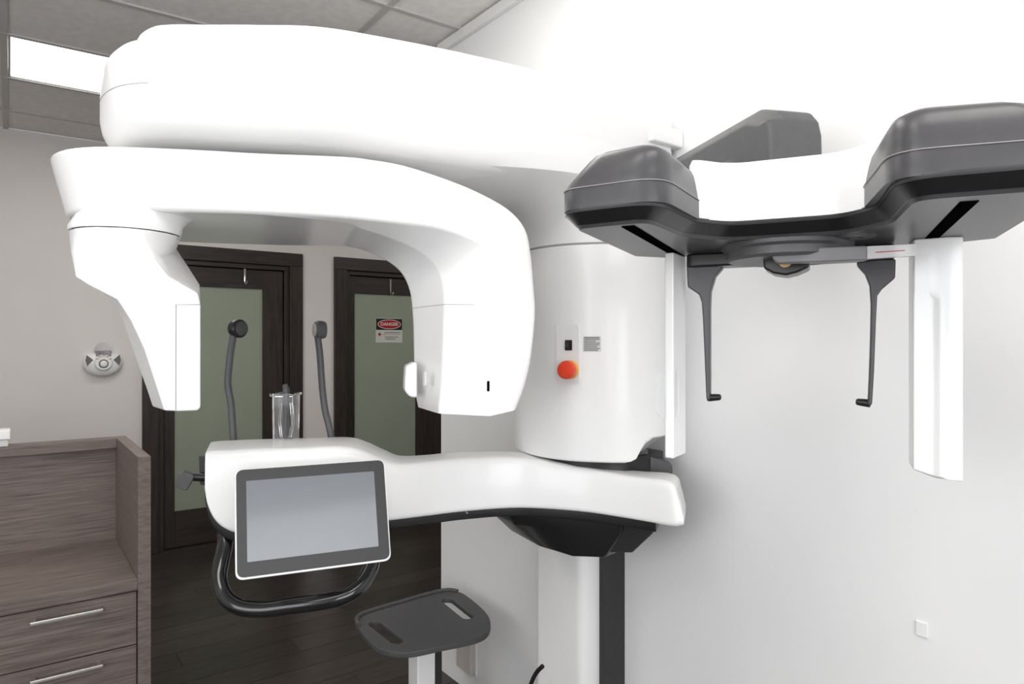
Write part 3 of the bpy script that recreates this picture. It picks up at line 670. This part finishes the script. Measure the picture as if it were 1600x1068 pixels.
# end blocks
def block(sgn, wi, wo, ef, name):
    P = [(wo, ef+.02), (wi, ef), (wi-sgn*.018, ef+.17), (wi-sgn*.018, .045), (wo, .02)]
    Pf = [(p.x, p.y) for p in fillet([Vector((a, b, 0)) for a, b in P], [.04, .045, .03, .02, .03], 6)]
    def sec(z, oo, oi, of):
        w0 = min(a for a, b in Pf); w1 = max(a for a, b in Pf); e0 = min(b for a, b in Pf); e1 = max(b for a, b in Pf)
        o = []
        for a, b in Pf:
            t = (a-wo)/(wi-wo)           # 0 outer, 1 inner
            s = (b-e0)/(e1-e0)
            a2 = a+(wi-wo)*(oo*(1-t)-oi*t); b2 = b+(1-s)*of
            o.append(kc(a2, b2, z))
        return o
    b = loft(name, [sec(ZU+.024, .0, 0, 0), sec(ZU+.052, .0, 0, 0), sec(ZU+.055, .008, .004, .001), sec(ZU+.064, .06, .006, .001), sec(ZU+.077, .15, .010, .002), sec(ZU+.089, .23, .018, .005), sec(ZU+.097, .28, .04, .010), sec(ZU+.1025, .35, .09, .020)], 'dark', mc, ang=40)
    tube('block_seam', [p for p in sec(ZU+.0525, -.004, -.004, -.0006)]+[sec(ZU+.0525, -.004, -.004, -.0006)[0]], .0006, 'seam', b, n=6)
block(-1, -.142, -.290, -.375, 'end_block'); block(1, .112, .300, -.385, 'end_block')
# guide slots in the underside: flat black inlays, recess shade put into the colour
for w in (-.197, .192):
    s_ = [kc(w-.009, -.335, ZU-.001), kc(w+.009, -.335, ZU-.001), kc(w+.009, .02, ZU-.001), kc(w-.009, .02, ZU-.001)]
    loft('guide_slot', [s_, up(s_, .004)], 'void', hd, smooth=False)
lathe('deck_port', [(.030, 0), (.030, .002), (.024, .003)], kc(.085, -.10, ZU+.001), (0, 0, -1), 'grey', hd, n=28)
lathe('deck_port_hole', [(.012, 0), (.012, .004)], kc(.085, -.10, ZU+.001), (0, 0, -1), 'black', hd, n=20)
# rotating disc, cross bar
dsk = lathe('rotating_disc', [(.10, 0), (.10, .006), (.094, .010), (.094, .022), (.088, .026)], kc(-.012, -.045, ZU), (0, 0, -1), 'grey', mc, n=56)
cbp = fillet([kc(-.178, -.022, ZU-.002), kc(.146, -.022, ZU-.002), kc(.146, .028, ZU-.002), kc(-.178, .028, ZU-.002)], .015, 4)
loft('cross_bar', [cbp, up(cbp, -.024)], 'black', mc, bevel=.004)
# ear rods
le = [(1072, 406), (1100, 406), (1130, 406), (1129, 418), (1117, 432), (1110, 455), (1109, 480), (1109, 540), (1109, 600), (1109, 622), (1105, 628), (1103, 620), (1101, 570), (1098, 500), (1096, 472), (1092, 460), (1074, 448)]
re_ = [(1400, 404), (1370, 405), (1338, 409), (1341, 416), (1352, 428), (1359, 446), (1361, 475), (1360, 530), (1358, 590), (1356, 630), (1359, 637), (1363, 630), (1366, 580), (1369, 500), (1371, 462), (1378, 452), (1399, 434)]
for P, tip in ((le, ((1107, 621), (1127, 620))), (re_, ((1360, 630), (1337, 627)))):
    f_ = [kt(a, b, -.012) for a, b in P]
    er = loft('ear_rod', [f_, [p+KE*.022 for p in f_]], 'dark', mc, bevel=.003, seg=2, ang=35)
    q0, q1 = kt(*tip[0], 0), kt(*tip[1], 0)
    tube('ear_tip', [q0, q0.lerp(q1, .5), q0.lerp(q1, .9), q1], [.0068, .0062, .0055, .003], 'black', er, n=14)
# camera housing under the disc, nasion bar with a clear tip
ch = [kt(a, b, -.085) for a, b in ((1192, 398), (1264, 398), (1265, 417), (1245, 426), (1228, 430), (1208, 427), (1193, 419))]
lh = loft('lens_housing', [ch, [p+KE*.06 for p in ch]], 'black', mc, bevel=.004)
lathe('lens', [(.010, 0), (.010, .004), (.006, .006)], kt(1227, 408, -.088), -KE, 'amber', lh, n=20)
nb_ = [kt(a, b, -.125) for a, b in ((1216, 390), (1285, 386), (1355, 383), (1355, 406), (1285, 409), (1216, 411), (1209, 407), (1206, 400), (1209, 393))]
ns = loft('nasion_bar', [nb_, [p+KE*.02 for p in nb_]], 'lite', mc, bevel=.003)
nt_ = [kt(a, b, -.122) for a, b in ((1355, 384.5), (1432, 381), (1432, 399), (1355, 404))]
loft('clear_tip', [nt_, [p+KE*.012 for p in nt_]], 'frost', ns, smooth=False)
rl = [kt(1368, 394, -.1225), kt(1414, 391, -.1225)]
tube('red_scale_line', rl, .0006, 'signred', ns, n=6)
# collimator strip with clear film, and sensor panel
co = [kc(a, b, 0) for a, b in ((-.211, -.035), (-.195, -.040), (-.186, .03), (-.208, .03))]
colm = loft('collimator', [up(co, 1.236), up(co, ZU)], 'white', mc, bevel=.003)
fp = fillet([kt(a, b, -.03) for a, b in ((1026, 582), (1046, 577), (1062, 577), (1062, 650), (1032, 655), (1024, 640))], .012, 4)
loft('clear_guard', [fp, [p+KE*.004 for p in fp]], 'film', colm)
sp = [kc(a, b, 0) for a, b in ((.168, .03), (.168, -.030), (.194, -.034), (.203, -.0405), (.214, -.042), (.232, -.040), (.232, .03))]
sct = [kc(a, b, 0) for a, b in ((.168, .03), (.168, -.036), (.186, -.040), (.197, -.042), (.214, -.043), (.232, -.040), (.232, .03))]
loft('sensor_panel', [[q+Vector((0, 0, 1.232+.012*(1 if i < 2 else .4 if i < 4 else 0))) for i, q in enumerate(sp)], up(sp, 1.505), up(sct, 1.522), up(sct, ZU)], 'white', mc, bevel=.003, seg=2, ang=25)
